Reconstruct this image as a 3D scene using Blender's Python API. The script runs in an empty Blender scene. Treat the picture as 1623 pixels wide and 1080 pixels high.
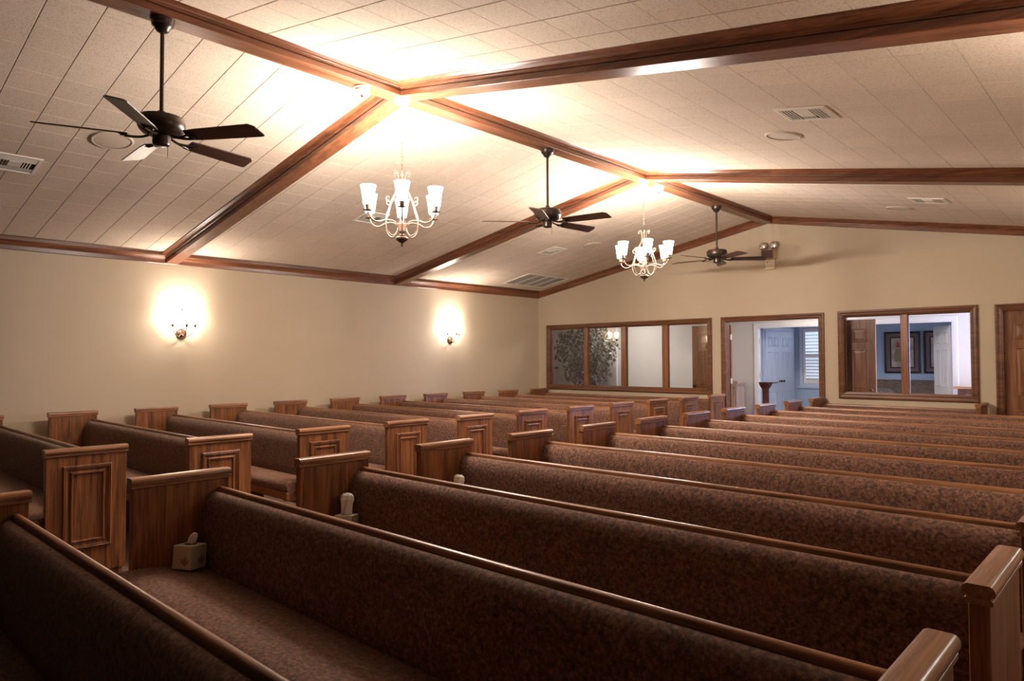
import bpy, bmesh, math, random
from mathutils import Vector, Matrix
rnd = random.Random(7)
R = math.radians
C = bpy.context.scene.collection
SC = bpy.context.scene

# ------------------------------------------------------------------ camera
cam_d = bpy.data.cameras.new('camera')
cam = bpy.data.objects.new('camera', cam_d); C.objects.link(cam)
cam_d.sensor_width = 36.0
cam_d.lens = 1099.23 / 1623 * 36
cam_d.clip_start = 0.02
HC = 1.47
cam.matrix_world = (Matrix.Translation((0, 0, HC)) @ Matrix.Rotation(0.7536, 4, 'Z')
                    @ Matrix.Rotation(math.pi / 2 + 0.027, 4, 'X') @ Matrix.Rotation(-0.0036, 4, 'Z'))
SC.camera = cam

# ------------------------------------------------------------------ sky, daylight, exposure
W = bpy.data.worlds.new('sky'); SC.world = W; W.use_nodes = True
W.node_tree.nodes['Background'].inputs[0].default_value = (0.62, 0.76, 1.0, 1)
W.node_tree.nodes['Background'].inputs[1].default_value = 1.2
SC.view_settings.view_transform = 'Standard'
SC.view_settings.look = 'None'
SC.view_settings.exposure = 0.0
SC.view_settings.gamma = 1.0
SC.view_settings.use_curve_mapping = False

CH_W, CH_E = 120.0, 14.0      # chandelier bulbs: watts, shade glow
SN_W, SN_E = 26.0, 10.0       # sconce bulbs
LAMP = (1.0, 0.89, 0.80)

def area(name, loc, rot, sx, sy, power, col):
    l = bpy.data.lights.new(name, 'AREA'); l.shape = 'RECTANGLE'; l.size = sx; l.size_y = sy
    l.energy = power; l.color = col
    o = bpy.data.objects.new(name, l); o.location = loc; o.rotation_euler = rot; C.objects.link(o)
    return o
# daylight through the glazed entrance at the end of the foyer, and through the shuttered window
area('daylight_entrance', (-0.95, 12.97, 1.12), (R(-90), 0, 0), 1.84, 2.1, 600, (0.50, 0.60, 1.0))
area('daylight_shutters', (-4.95, 15.5, 1.55), (R(-90), 0, 0), 1.6, 1.3, 18, (0.68, 0.82, 1.0))

def bulb(parent, loc, watts, rad=0.03):
    l = bpy.data.lights.new('bulb', 'POINT'); l.energy = watts; l.color = LAMP; l.shadow_soft_size = rad
    o = bpy.data.objects.new('bulb', l); o.location = loc; C.objects.link(o); o.parent = parent
    return o

# ------------------------------------------------------------------ materials
def new_mat(name):
    m = bpy.data.materials.new(name); m.use_nodes = True
    nt = m.node_tree; b = nt.nodes['Principled BSDF']
    return m, nt, b
def N(nt, t, **kw):
    n = nt.nodes.new(t)
    for k, v in kw.items():
        if k in n.inputs: n.inputs[k].default_value = v
        else: setattr(n, k, v)
    return n
def flat(name, col, rough=0.5, metal=0.0, var=0.06, scale=6.0, bump=0.0):
    m, nt, b = new_mat(name)
    b.inputs['Roughness'].default_value = rough; b.inputs['Metallic'].default_value = metal
    tc = N(nt, 'ShaderNodeTexCoord'); nz = N(nt, 'ShaderNodeTexNoise', Scale=scale, Detail=4.0)
    nt.links.new(tc.outputs['Object'], nz.inputs['Vector'])
    rp = N(nt, 'ShaderNodeValToRGB')
    rp.color_ramp.elements[0].position = .3; rp.color_ramp.elements[1].position = .7
    rp.color_ramp.elements[0].color = tuple(c * (1 - var) for c in col) + (1,)
    rp.color_ramp.elements[1].color = tuple(min(1, c * (1 + var)) for c in col) + (1,)
    nt.links.new(nz.outputs['Fac'], rp.inputs['Fac']); nt.links.new(rp.outputs['Color'], b.inputs['Base Color'])
    if bump:
        bp = N(nt, 'ShaderNodeBump', Strength=bump, Distance=.01)
        nt.links.new(nz.outputs['Fac'], bp.inputs['Height']); nt.links.new(bp.outputs['Normal'], b.inputs['Normal'])
    return m
def wood(name, dark, light, axis='Z', rough=0.32, sc=1.0, coat=0.0):
    """stained oak: grain lines stretched along one axis"""
    m, nt, b = new_mat(name)
    tc = N(nt, 'ShaderNodeTexCoord'); oi = N(nt, 'ShaderNodeObjectInfo')
    ad = N(nt, 'ShaderNodeVectorMath', operation='ADD')
    ml = N(nt, 'ShaderNodeVectorMath', operation='SCALE'); ml.inputs['Scale'].default_value = 9.0
    cb = N(nt, 'ShaderNodeCombineXYZ')
    for i in range(3): nt.links.new(oi.outputs['Random'], cb.inputs[i])
    nt.links.new(cb.outputs[0], ml.inputs[0]); nt.links.new(tc.outputs['Object'], ad.inputs[0]); nt.links.new(ml.outputs[0], ad.inputs[1])
    mp = N(nt, 'ShaderNodeMapping')
    s = [26 * sc, 26 * sc, 26 * sc]; s['XYZ'.index(axis)] = 1.5 * sc
    mp.inputs['Scale'].default_value = s
    nt.links.new(ad.outputs[0], mp.inputs['Vector'])
    n1 = N(nt, 'ShaderNodeTexNoise', Scale=1.0, Detail=5.0, Roughness=.6, Distortion=.8)
    nt.links.new(mp.outputs[0], n1.inputs['Vector'])
    mp2 = N(nt, 'ShaderNodeMapping'); s2 = [150 * sc] * 3; s2['XYZ'.index(axis)] = 5 * sc
    mp2.inputs['Scale'].default_value = s2
    nt.links.new(ad.outputs[0], mp2.inputs['Vector'])
    n2 = N(nt, 'ShaderNodeTexNoise', Scale=1.0, Detail=2.0); nt.links.new(mp2.outputs[0], n2.inputs['Vector'])
    mx = N(nt, 'ShaderNodeMath', operation='MULTIPLY_ADD'); mx.inputs[1].default_value = .35
    sb = N(nt, 'ShaderNodeMath', operation='MULTIPLY'); sb.inputs[1].default_value = .65
    nt.links.new(n1.outputs['Fac'], sb.inputs[0]); nt.links.new(n2.outputs['Fac'], mx.inputs[0]); nt.links.new(sb.outputs[0], mx.inputs[2])
    rp = N(nt, 'ShaderNodeValToRGB'); e = rp.color_ramp.elements
    e[0].position = .36; e[1].position = .62; e[0].color = dark + (1,); e[1].color = light + (1,)
    nt.links.new(mx.outputs[0], rp.inputs['Fac']); nt.links.new(rp.outputs['Color'], b.inputs['Base Color'])
    b.inputs['Roughness'].default_value = rough; b.inputs['Specular IOR Level'].default_value = .38
    b.inputs['Coat Weight'].default_value = coat; b.inputs['Coat Roughness'].default_value = .18
    bp = N(nt, 'ShaderNodeBump', Strength=.12, Distance=.004)
    nt.links.new(n2.outputs['Fac'], bp.inputs['Height']); nt.links.new(bp.outputs['Normal'], b.inputs['Normal'])
    return m
def lit_glass(name, col, strength, clear):
    """thin frosted lamp glass: lets part of the bulb's light straight through and glows with the rest"""
    m, nt, b = new_mat(name)
    b.inputs['Base Color'].default_value = (.9, .85, .78, 1)
    b.inputs['Emission Color'].default_value = col + (1,); b.inputs['Emission Strength'].default_value = strength
    tr = N(nt, 'ShaderNodeBsdfTransparent'); mix = N(nt, 'ShaderNodeMixShader'); mix.inputs[0].default_value = clear
    out = nt.nodes['Material Output']
    nt.links.new(b.outputs[0], mix.inputs[1]); nt.links.new(tr.outputs[0], mix.inputs[2]); nt.links.new(mix.outputs[0], out.inputs[0])
    return m
def emit(name, col, strength):
    m, nt, b = new_mat(name)
    b.inputs['Base Color'].default_value = (.9, .85, .78, 1)
    b.inputs['Emission Color'].default_value = col + (1,); b.inputs['Emission Strength'].default_value = strength
    return m
def fabric():
    m, nt, b = new_mat('pew_fabric')
    tc = N(nt, 'ShaderNodeTexCoord'); oi = N(nt, 'ShaderNodeObjectInfo')
    cb = N(nt, 'ShaderNodeCombineXYZ'); ml = N(nt, 'ShaderNodeVectorMath', operation='SCALE'); ml.inputs['Scale'].default_value = 13.0
    ad = N(nt, 'ShaderNodeVectorMath', operation='ADD')
    for i in range(3): nt.links.new(oi.outputs['Random'], cb.inputs[i])
    nt.links.new(cb.outputs[0], ml.inputs[0]); nt.links.new(tc.outputs['Object'], ad.inputs[0]); nt.links.new(ml.outputs[0], ad.inputs[1])
    v = ad.outputs[0]
    na = N(nt, 'ShaderNodeTexNoise', Scale=62.0, Detail=3.0, Roughness=.65, Distortion=.5); nt.links.new(v, na.inputs['Vector'])
    ra = N(nt, 'ShaderNodeValToRGB'); e = ra.color_ramp.elements
    e[0].position = .34; e[0].color = FAB[0] + (1,); e[1].position = .66; e[1].color = FAB[2] + (1,)
    x = e.new(.5); x.color = FAB[1] + (1,)
    nt.links.new(na.outputs['Fac'], ra.inputs['Fac'])
    nb = N(nt, 'ShaderNodeTexNoise', Scale=50.0, Detail=2.5, Distortion=.7); nt.links.new(v, nb.inputs['Vector'])
    rb = N(nt, 'ShaderNodeValToRGB'); e = rb.color_ramp.elements
    e[0].position = .53; e[0].color = (0, 0, 0, 1); e[1].position = .60; e[1].color = (1, 1, 1, 1)
    nt.links.new(nb.outputs['Fac'], rb.inputs['Fac'])
    mx = N(nt, 'ShaderNodeMix', data_type='RGBA'); mx.inputs[7].default_value = FAB[3] + (1,)
    sc = N(nt, 'ShaderNodeMath', operation='MULTIPLY'); sc.inputs[1].default_value = .6
    nt.links.new(rb.outputs['Color'], sc.inputs[0])
    nt.links.new(sc.outputs[0], mx.inputs[0]); nt.links.new(ra.outputs['Color'], mx.inputs[6])
    nt.links.new(mx.outputs[2], b.inputs['Base Color'])
    b.inputs['Roughness'].default_value = .85; b.inputs['Sheen Weight'].default_value = .25; b.inputs['Sheen Roughness'].default_value = .4
    b.inputs['Sheen Tint'].default_value = (.9, .7, .55, 1)
    b.inputs['Specular IOR Level'].default_value = .25
    nw = N(nt, 'ShaderNodeTexNoise', Scale=420.0, Detail=1.0); nt.links.new(v, nw.inputs['Vector'])
    bp = N(nt, 'ShaderNodeBump', Strength=.25, Distance=.003)
    nt.links.new(nw.outputs['Fac'], bp.inputs['Height']); nt.links.new(bp.outputs['Normal'], b.inputs['Normal'])
    return m
FAB = [(.085, .034, .023), (.165, .080, .051), (.26, .138, .088), (.030, .026, .016)]
def tile_mat():
    m, nt, b = new_mat('ceiling_tile_board')
    g = N(nt, 'ShaderNodeNewGeometry'); oi = N(nt, 'ShaderNodeObjectInfo')
    nz = N(nt, 'ShaderNodeTexNoise', Scale=95.0, Detail=3.0, Roughness=.7); nt.links.new(g.outputs['Position'], nz.inputs['Vector'])
    rp = N(nt, 'ShaderNodeValToRGB'); e = rp.color_ramp.elements
    e[0].position = .36; e[0].color = (.50, .40, .305, 1); e[1].position = .50; e[1].color = (.70, .575, .455, 1)
    nt.links.new(nz.outputs['Fac'], rp.inputs['Fac'])
    mr = N(nt, 'ShaderNodeMapRange'); mr.inputs[3].default_value = .96; mr.inputs[4].default_value = 1.03
    nt.links.new(oi.outputs['Random'], mr.inputs[0])
    sc = N(nt, 'ShaderNodeVectorMath', operation='SCALE')
    nt.links.new(rp.outputs['Color'], sc.inputs[0]); nt.links.new(mr.outputs[0], sc.inputs['Scale'])
    nt.links.new(sc.outputs[0], b.inputs['Base Color']); b.inputs['Roughness'].default_value = .85
    b.inputs['Specular IOR Level'].default_value = .2
    bp = N(nt, 'ShaderNodeBump', Strength=.3, Distance=.003)
    nt.links.new(nz.outputs['Fac'], bp.inputs['Height']); nt.links.new(bp.outputs['Normal'], b.inputs['Normal'])
    return m
def glass_mat():
    m = bpy.data.materials.new('window_glass'); m.use_nodes = True; nt = m.node_tree
    nt.nodes.clear()
    out = N(nt, 'ShaderNodeOutputMaterial'); mix = N(nt, 'ShaderNodeMixShader'); tr = N(nt, 'ShaderNodeBsdfTransparent'); gl = N(nt, 'ShaderNodeBsdfGlossy')
    tr.inputs[0].default_value = (.95, .96, .97, 1); gl.inputs['Roughness'].default_value = .01
    fr = N(nt, 'ShaderNodeFresnel'); fr.inputs[0].default_value = 1.5
    nt.links.new(fr.outputs[0], mix.inputs[0]); nt.links.new(tr.outputs[0], mix.inputs[1]); nt.links.new(gl.outputs[0], mix.inputs[2])
    nt.links.new(mix.outputs[0], out.inputs[0])
    return m
OAK_D, OAK_L = (.055, .018, .007), (.30, .118, .044)
M = dict(
    wall=flat('wall_paint', (.50, .405, .285), .75, var=.015, scale=3),
    wallf=flat('foyer_paint', (.70, .67, .63), .75, var=.015, scale=3),
    blue=flat('blue_paint', (.36, .47, .62), .75, var=.02, scale=3),
    tile=tile_mat(), joint=flat('ceiling_backing', (.22, .16, .11), .9),
    panel=flat('bounce_absorber', (.035, .018, .011), .6),  # for unseen surfaces behind the camera, dark to swallow bounce light
    plain=flat('plain_ceiling', (.72, .64, .54), .9),
    carpet=flat('carpet', (.13, .072, .05), .95, var=.3, scale=90, bump=.4),
    carpetf=flat('foyer_carpet', (.11, .09, .08), .95, var=.2, scale=90),
    timX=wood('beam_oak_across', (.085, .030, .013), (.235, .088, .040), 'X', .3, .55),
    timY=wood('beam_oak_along', (.085, .030, .013), (.235, .088, .040), 'Y', .3, .55),
    oakZ=wood('pew_oak_upright', OAK_D, OAK_L, 'Z', .3),
    oakY=wood('pew_oak_cap', (.12, .045, .019), (.36, .17, .080), 'Y', .28),
    oakX=wood('pew_oak_rail', (.12, .045, .019), (.36, .17, .080), 'X', .28),
    doorw=wood('door_oak', (.13, .05, .02), (.30, .13, .055), 'Z', .3, .8),
    trimX=wood('casing_oak', (.072, .027, .011), (.195, .078, .033), 'X', .35, .8),
    fabric=fabric(), glass=glass_mat(),
    white=flat('white_trim', (.80, .79, .78), .4, var=.01),
    spk=flat('speaker_cover', (.60, .49, .385), .8, var=.02),
    offw=flat('off_white_metal', (.74, .66, .56), .45, var=.02),
    closet=flat('pale_blue_door', (.52, .60, .72), .4, var=.01),
    dark=flat('dark_gap', (.02, .016, .013), .9),
    bronze=flat('fan_bronze', (.045, .030, .022), .32, .65),
    blade=wood('fan_blade_walnut', (.045, .02, .013), (.10, .045, .028), 'X', .35),
    brass=flat('chandelier_brass', (.115, .068, .042), .5, .2),
    brassd=flat('chandelier_brass_shaded', (.10, .065, .04), .35, .6),  # bowl gets no lamp light from above; that shade is in its colour
    plate=flat('sconce_bronze', (.10, .045, .022), .35, .5, var=.3, scale=30),
    chrome=flat('lamp_reflector', (.75, .70, .64), .16, .9),
    tan=flat('tan_plastic', (.62, .42, .24), .5), shadedbox=flat('shaded_plastic', (.075, .03, .022), .4),  # second colour is the case front with its shade painted in
    cream=flat('cream_plastic', (.66, .55, .40), .45),
    shade=lit_glass('chandelier_glass', (1.0, .88, .76), CH_E, .6),
    shade2=lit_glass('sconce_glass', (1.0, .90, .78), SN_E, .6),
    dome=emit('foyer_fill_glow', (1.0, .90, .80), 115.0),  # glow of the added foyer fill lights
    tissue=flat('tissue_paper', (.86, .82, .76), .8, var=.03),
    tbox=flat('tissue_box_card', (.58, .52, .40), .6, var=.05),
    tleaf=flat('tissue_box_print', (.30, .22, .16), .6),
    leafd=flat('ficus_leaf', (.05, .055, .035), .45, var=.5, scale=3),
    leafp=flat('ficus_leaf_mauve', (.13, .075, .095), .45, var=.4, scale=3),
    bark=flat('ficus_bark', (.16, .10, .065), .8, var=.3, scale=20),
    pot=flat('plant_pot', (.20, .12, .07), .6),
    sofa=flat('sofa_weave', (.12, .09, .07), .9, var=.4, scale=40), throw=flat('fur_throw', (.15, .125, .11), .95, var=.5, scale=35),
    mahog=wood('mahogany', (.05, .016, .012), (.13, .04, .028), 'Z', .3),
    pinkw=wood('pale_cabinet_wood', (.42, .30, .25), (.56, .43, .37), 'Z', .35),
    paleW=wood('table_wood', (.30, .17, .10), (.45, .28, .18), 'X', .3),
    framed=flat('picture_frame', (.022, .017, .016), .4), mat_=flat('picture_mount', (.17, .13, .13), .7),
    grey=flat('grey_plate', (.40, .37, .36), .5), black=flat('black_knob', (.02, .02, .022), .35),
)
def art_mat(seed):
    m, nt, b = new_mat('canvas_paint')
    tc = N(nt, 'ShaderNodeTexCoord'); mp = N(nt, 'ShaderNodeMapping'); mp.inputs['Location'].default_value = (seed, 0, seed)
    nt.links.new(tc.outputs['Object'], mp.inputs['Vector'])
    n = N(nt, 'ShaderNodeTexNoise', Scale=5.0, Detail=3.0); nt.links.new(mp.outputs[0], n.inputs['Vector'])
    rp = N(nt, 'ShaderNodeValToRGB'); e = rp.color_ramp.elements
    e[0].position = .35; e[0].color = (.30, .26, .20, 1); e[1].position = .6; e[1].color = (.55, .48, .40, 1)
    nt.links.new(n.outputs['Fac'], rp.inputs['Fac']); nt.links.new(rp.outputs['Color'], b.inputs['Base Color'])
    b.inputs['Roughness'].default_value = .6
    return m

# ------------------------------------------------------------------ mesh helpers
def bm_new(): return bmesh.new()
def finish(bm, name, mat, smooth=False, angle=None):
    bmesh.ops.recalc_face_normals(bm, faces=bm.faces[:])
    me = bpy.data.meshes.new(name); bm.to_mesh(me); bm.free()
    if mat is not None: me.materials.append(mat)
    if smooth:
        for p in me.polygons: p.use_smooth = True
        if angle is not None: me.set_sharp_from_angle(angle=R(angle))
    return me
def ob(name, me, parent=None, loc=None, rot=None, label=None):
    o = bpy.data.objects.new(name, me); C.objects.link(o)
    if parent is not None: o.parent = parent
    if loc is not None: o.location = loc
    if rot is not None: o.rotation_euler = rot
    if label: o['label'] = label
    return o
def part(name, bm, mat, parent=None, loc=None, rot=None, smooth=False, angle=None, label=None):
    return ob(name, finish(bm, name, mat, smooth, angle), parent, loc, rot, label)
def tag(o, label, cat, group=None):
    o['label'] = label; o['category'] = cat
    if group: o['group'] = group
    return o
def thing(name, label, cat, loc=(0, 0, 0), rot=(0, 0, 0), group=None):
    o = bpy.data.objects.new(name, None); C.objects.link(o); o.location = loc; o.rotation_euler = rot
    o.empty_display_size = .1
    return tag(o, label, cat, group)
def struct(o, label=None):
    o['kind'] = 'structure'
    if label: o['label'] = label
    return o
def copy_tree(o, parent=None):
    c = o.copy(); C.objects.link(c)
    if parent is not None: c.parent = parent
    for ch in list(o.children): copy_tree(ch, c)
    return c
def box(bm, x0, x1, y0, y1, z0, z1, b=0.0, seg=1):
    r = bmesh.ops.create_cube(bm, size=1.0)
    vs = r['verts']
    bmesh.ops.scale(bm, vec=(x1 - x0, y1 - y0, z1 - z0), verts=vs)
    bmesh.ops.translate(bm, vec=((x0 + x1) / 2, (y0 + y1) / 2, (z0 + z1) / 2), verts=vs)
    if b > 0:
        es = list({e for v in vs for e in v.link_edges})
        bmesh.ops.bevel(bm, geom=es, offset=b, segments=seg, affect='EDGES', profile=.5)
    return bm
def bx(*a, **k): return box(bm_new(), *a, **k)
def prism(bm, prof, f0, f1):
    """prof: closed list of 2D points; f0/f1 map a point to a 3D position at the two ends"""
    a = [bm.verts.new(f0(p)) for p in prof]; b = [bm.verts.new(f1(p)) for p in prof]
    n = len(prof)
    for i in range(n): bm.faces.new((a[i], a[(i + 1) % n], b[(i + 1) % n], b[i]))
    bm.faces.new(a); bm.faces.new(list(reversed(b)))
    return bm
def lathe(bm, prof, seg=20, cx=0, cy=0, cap=True):
    """prof: (r, z) from bottom to top"""
    rings = []
    for r, z in prof:
        if r < 1e-5: rings.append([bm.verts.new((cx, cy, z))])
        else: rings.append([bm.verts.new((cx + r * math.cos(2 * math.pi * k / seg), cy + r * math.sin(2 * math.pi * k / seg), z)) for k in range(seg)])
    for a, b in zip(rings, rings[1:]):
        for k in range(seg):
            k2 = (k + 1) % seg
            if len(a) == 1 and len(b) == 1: continue
            if len(a) == 1: bm.faces.new((a[0], b[k2], b[k]))
            elif len(b) == 1: bm.faces.new((a[k], a[k2], b[0]))
            else: bm.faces.new((a[k], a[k2], b[k2], b[k]))
    if cap:
        if len(rings[0]) > 1: bm.faces.new(list(reversed(rings[0])))
        if len(rings[-1]) > 1: bm.faces.new(rings[-1])
    return bm
def smooth_path(pts, sub=5):
    P = [Vector(p) for p in pts]; out = []
    for i in range(len(P) - 1):
        p0 = P[max(i - 1, 0)]; p1 = P[i]; p2 = P[i + 1]; p3 = P[min(i + 2, len(P) - 1)]
        for k in range(sub):
            t = k / sub
            out.append(.5 * ((2 * p1) + (p2 - p0) * t + (2 * p0 - 5 * p1 + 4 * p2 - p3) * t * t + (3 * p1 - p0 - 3 * p2 + p3) * t ** 3))
    out.append(P[-1]); return out
def tube(bm, pts, r, seg=8):
    n = len(pts); rings = []; up = None
    for i, p in enumerate(pts):
        p = Vector(p)
        d = (Vector(pts[min(i + 1, n - 1)]) - Vector(pts[max(i - 1, 0)]))
        if d.length < 1e-9: d = Vector((0, 0, 1))
        d.normalize()
        if up is None: up = d.orthogonal().normalized()
        up = (up - d * up.dot(d))
        if up.length < 1e-6: up = d.orthogonal()
        up.normalize(); s = d.cross(up)
        rr = r[i] if isinstance(r, (list, tuple)) else r
        rings.append([bm.verts.new(p + (up * math.cos(2 * math.pi * k / seg) + s * math.sin(2 * math.pi * k / seg)) * rr) for k in range(seg)])
    for a, b in zip(rings, rings[1:]):
        for k in range(seg): bm.faces.new((a[k], a[(k + 1) % seg], b[(k + 1) % seg], b[k]))
    bm.faces.new(list(reversed(rings[0]))); bm.faces.new(rings[-1])
    return bm
def frame_loft(bm, u0, u1, v0, v1, prof, f, three=False, close=False):
    """nested rectangles; prof: (inset, height); f(u, v, h) -> 3D.  three = no bottom run (door casing)"""
    rings = []
    for ins, h in prof:
        b = v0 if three else v0 + ins
        rings.append([bm.verts.new(f(u, v, h)) for u, v in ((u0 + ins, b), (u0 + ins, v1 - ins), (u1 - ins, v1 - ins), (u1 - ins, b))])
    for a, b in zip(rings, rings[1:]):
        for k in range(3 if three else 4): bm.faces.new((a[k], a[(k + 1) % 4], b[(k + 1) % 4], b[k]))
    if close: bm.faces.new(rings[-1])
    return bm

# ------------------------------------------------------------------ room dimensions
XG, ZR, SL = -4.522, 3.718, .185         # ridge line, roof plane at ridge, slope
XL, XR, YN, YF = -9.337, .293, -6.0, 10.75
ZB = 3.603                               # underside of the timbers at the ridge
ANG = math.atan(SL)
def roof(x): return ZR - SL * abs(x - XG)
def under(x): return ZB - SL * abs(x - XG)
WT = .12
Y1, Y2 = 13.0, 15.08                     # foyer back wall, blue room back wall

# floor
struct(part('floor', bx(-13, 3.4, YN - .15, 10.81, -.1, 0), M['carpet']))
struct(part('floor', bx(-13, .6, 10.81, 15.3, -.1, 0), M['carpetf']))
# side and near walls
struct(part('wall_left', bx(XL - WT, XL, -.5, YF + .02, 0, roof(XL) + .06), M['wall']))
struct(part('wall_left', bx(XL - WT, XL, YN - .1, -.5, 0, roof(XL) + .06), M['panel']), 'unseen end of the sconce wall, darkened to cut bounce light')  # out of view, made dark to lower the bounce
struct(part('wall_right', bx(XR, XR + WT, 1.6, YF + .02, 0, roof(XR) + .06), M['wall']))
# unseen front behind the camera: dark walls and alcove added to cut bounce light
struct(part('wall_added_alcove', bx(3.2, 3.32, YN - .1, 1.72, 0, roof(XR) + .06), M['panel']))
struct(part('wall_added_alcove_end', bx(XR + WT, 3.2, 1.6, 1.72, 0, roof(XR) + .06), M['panel']))
struct(part('wall_added_alcove_near', bx(XR + WT, 3.2, YN - WT, YN, 0, roof(XR) + .06), M['panel']))
struct(part('ceiling', bx(XR + WT, 3.3, YN - .1, 1.7, roof(XR) + .061, roof(XR) + .12), M['plain']), 'flat ceiling of the added unseen alcove')
bm = bm_new()
gab = [(XL - WT, 0), (XR + WT, 0), (XR + WT, roof(XR) + .05), (XG, ZR + .05), (XL - WT, roof(XL) + .05)]
prism(bm, gab, lambda p: (p[0], YN, p[1]), lambda p: (p[0], YN - WT, p[1]))
struct(part('wall_near', bm, M['panel']))  # unseen wall kept dark so little light returns to the front rows
# far wall with its openings
W1 = (-9.117, -5.494, .868, 2.152); D1 = (-5.33, -3.684, 0, 2.152); W2 = (-3.488, -1.748, .880, 2.160); D2 = (-1.565, -.62, 0, 2.152)
TW = .085
def hole(o): return (o[0] + TW - .015, o[1] - TW + .015, (o[2] + TW - .015) if o[2] > 0 else 0, o[3] - TW + .015)
bm = bm_new(); x = XL - WT
for o in (W1, D1, W2, D2):
    a, b_, z0, z1 = hole(o)
    box(bm, x, a, YF, YF + WT, 0, 2.3)
    if z0 > 0: box(bm, a, b_, YF, YF + WT, 0, z0)
    box(bm, a, b_, YF, YF + WT, z1, 2.3)
    x = b_
box(bm, x, XR + WT, YF, YF + WT, 0, 2.3)
gab = [(XL - WT, 2.3), (XR + WT, 2.3), (XR + WT, roof(XR) + .05), (XG, ZR + .05), (XL - WT, roof(XL) + .05)]
prism(bm, gab, lambda p: (p[0], YF, p[1]), lambda p: (p[0], YF + WT, p[1]))
struct(part('wall_far', bm, M['wall']))

# ------------------------------------------------------------------ ceiling: backing slabs with single tiles
TP = .2945
def tile_mesh():
    bm = bm_new(); gx, gy = .0009, .0020
    a, b = TP / 2 - gx, TP / 2 - gy; c = .0025; t = .011
    top = [bm.verts.new(p) for p in ((-a, -b, t), (a, -b, t), (a, b, t), (-a, b, t))]
    mid = [bm.verts.new(p) for p in ((-a, -b, c), (a, -b, c), (a, b, c), (-a, b, c))]
    bot = [bm.verts.new(p) for p in ((-a + c * .5, -b + c, 0), (a - c * .5, -b + c, 0), (a - c * .5, b - c, 0), (-a + c * .5, b - c, 0))]
    for p, q in ((top, mid), (mid, bot)):
        for k in range(4): bm.faces.new((p[k], p[(k + 1) % 4], q[(k + 1) % 4], q[k]))
    bm.faces.new(bot)
    return finish(bm, 'ceiling_tile', M['tile'])
TILE = tile_mesh()
TXP = TP * math.cos(ANG)
BAYS = [(-.9, 3.51), (3.51, 7.145), (7.145, 10.75)]
def bay(side, y0, y1, label, tiles=True):
    sg = 1 if side == 'r' else -1
    xe = XR if sg > 0 else XL
    bm = bm_new()
    z0 = lambda x: roof(x) + .011
    prof = [(XG, z0(XG)), (xe + sg * WT, z0(xe + sg * WT)), (xe + sg * WT, z0(xe + sg * WT) + .08), (XG, z0(XG) + .08)]
    prism(bm, prof, lambda p: (p[0], y0, p[1]), lambda p: (p[0], y1, p[1]))
    c = struct(part('ceiling', bm, M['joint'] if tiles else M['panel']), label)
    if not tiles: return
    ys = 1.685 + TP / 2
    k = math.ceil((y0 - ys) / TP)
    while True:
        y = ys + k * TP; k += 1
        if y >= y1: break
        for j in range(0, 17):
            x = XG + sg * (.04 + TXP * (j - .0 + .5))
            if abs(x - XG) > abs(xe - XG) - .02: continue
            ob('ceiling_tile', TILE, c, (x, y, roof(x)), (0, sg * ANG, 0))
for i, (a, b_) in enumerate(BAYS):
    wh = ['nearest the front, above the first fan', 'above the first chandelier and second fan', 'against the far gable wall'][i]
    bay('l', a, b_, 'cream acoustic tile ceiling slope over the sconce wall, bay ' + wh)
    bay('r', a, b_, 'cream acoustic tile ceiling slope over the wide pew block, bay ' + wh)
bay('l', YN - .1, -.9, 'unseen end of ceiling slope over the sconce wall, darkened to cut bounce light', False)  # unseen ceiling ends made dark so less light reaches the front rows
bay('r', YN - .1, -.9, 'unseen end of ceiling slope over the wide pew block, darkened to cut bounce light', False)

# ------------------------------------------------------------------ timbers
half = [(.074, 0), (.078, .004), (.078, .040), (.070, .043), (.070, .050), (.079, .052), (.080, .062), (.090, .066), (.094, .076),
        (.108, .090), (.128, .099), (.132, .101), (.140, .103), (.148, .110), (.148, .150)]
BEAM = half + [(-u, w) for u, w in reversed(half)]
bm = bm_new()
prism(bm, BEAM, lambda p: (XG + p[0], YN, ZB + p[1] * 1.0), lambda p: (XG + p[0], YF, ZB + p[1]))
struct(part('trim_1', bm, M['timY']), 'moulded oak ridge beam running along the ceiling peak')
n = 2
for yc, nm in ((3.508, 'at the first chandelier'), (7.145, 'at the second chandelier')):
    for sg, xe, sd in ((-1, XL, 'down to the sconce wall'), (1, XR, 'over the wide pew block')):
        bm = bm_new()
        prism(bm, BEAM, lambda p: (XG + sg * .06, yc + p[0], under(XG) + p[1]), lambda p: (xe, yc + p[0], under(xe) + p[1]))
        struct(part('trim_%d' % n, bm, M['timX']), 'moulded oak cross beam sloping ' + sd + ' ' + nm); n += 1
CROWN = [(0, 0), (.016, 0), (.02, .004), (.022, .048), (.028, .052), (.030, .060), (.042, .068), (.060, .090), (.074, .098), (.082, .102), (.082, .150), (0, .150)]
for nm, x0, sg in (('sconce', XL, 1), ('near', XR, -1)):
    bm = bm_new()
    prism(bm, CROWN, lambda p: (x0 + sg * p[0], YN, under(x0) + p[1]), lambda p: (x0 + sg * p[0], YF, under(x0) + p[1]))
    struct(part('trim_%d' % n, bm, M['timY']), 'oak crown moulding along the top of the %s wall' % ('sconce' if sg > 0 else 'side aisle')); n += 1
for sg, xe, sd in ((-1, XL, 'sconce wall'), (1, XR, 'side aisle')):
    bm = bm_new()
    prism(bm, CROWN, lambda p: (XG, YF - p[0], under(XG) + p[1]), lambda p: (xe, YF - p[0], under(xe) + p[1]))
    struct(part('trim_%d' % n, bm, M['timX']), 'oak crown moulding up the far gable from the ' + sd); n += 1

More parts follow.
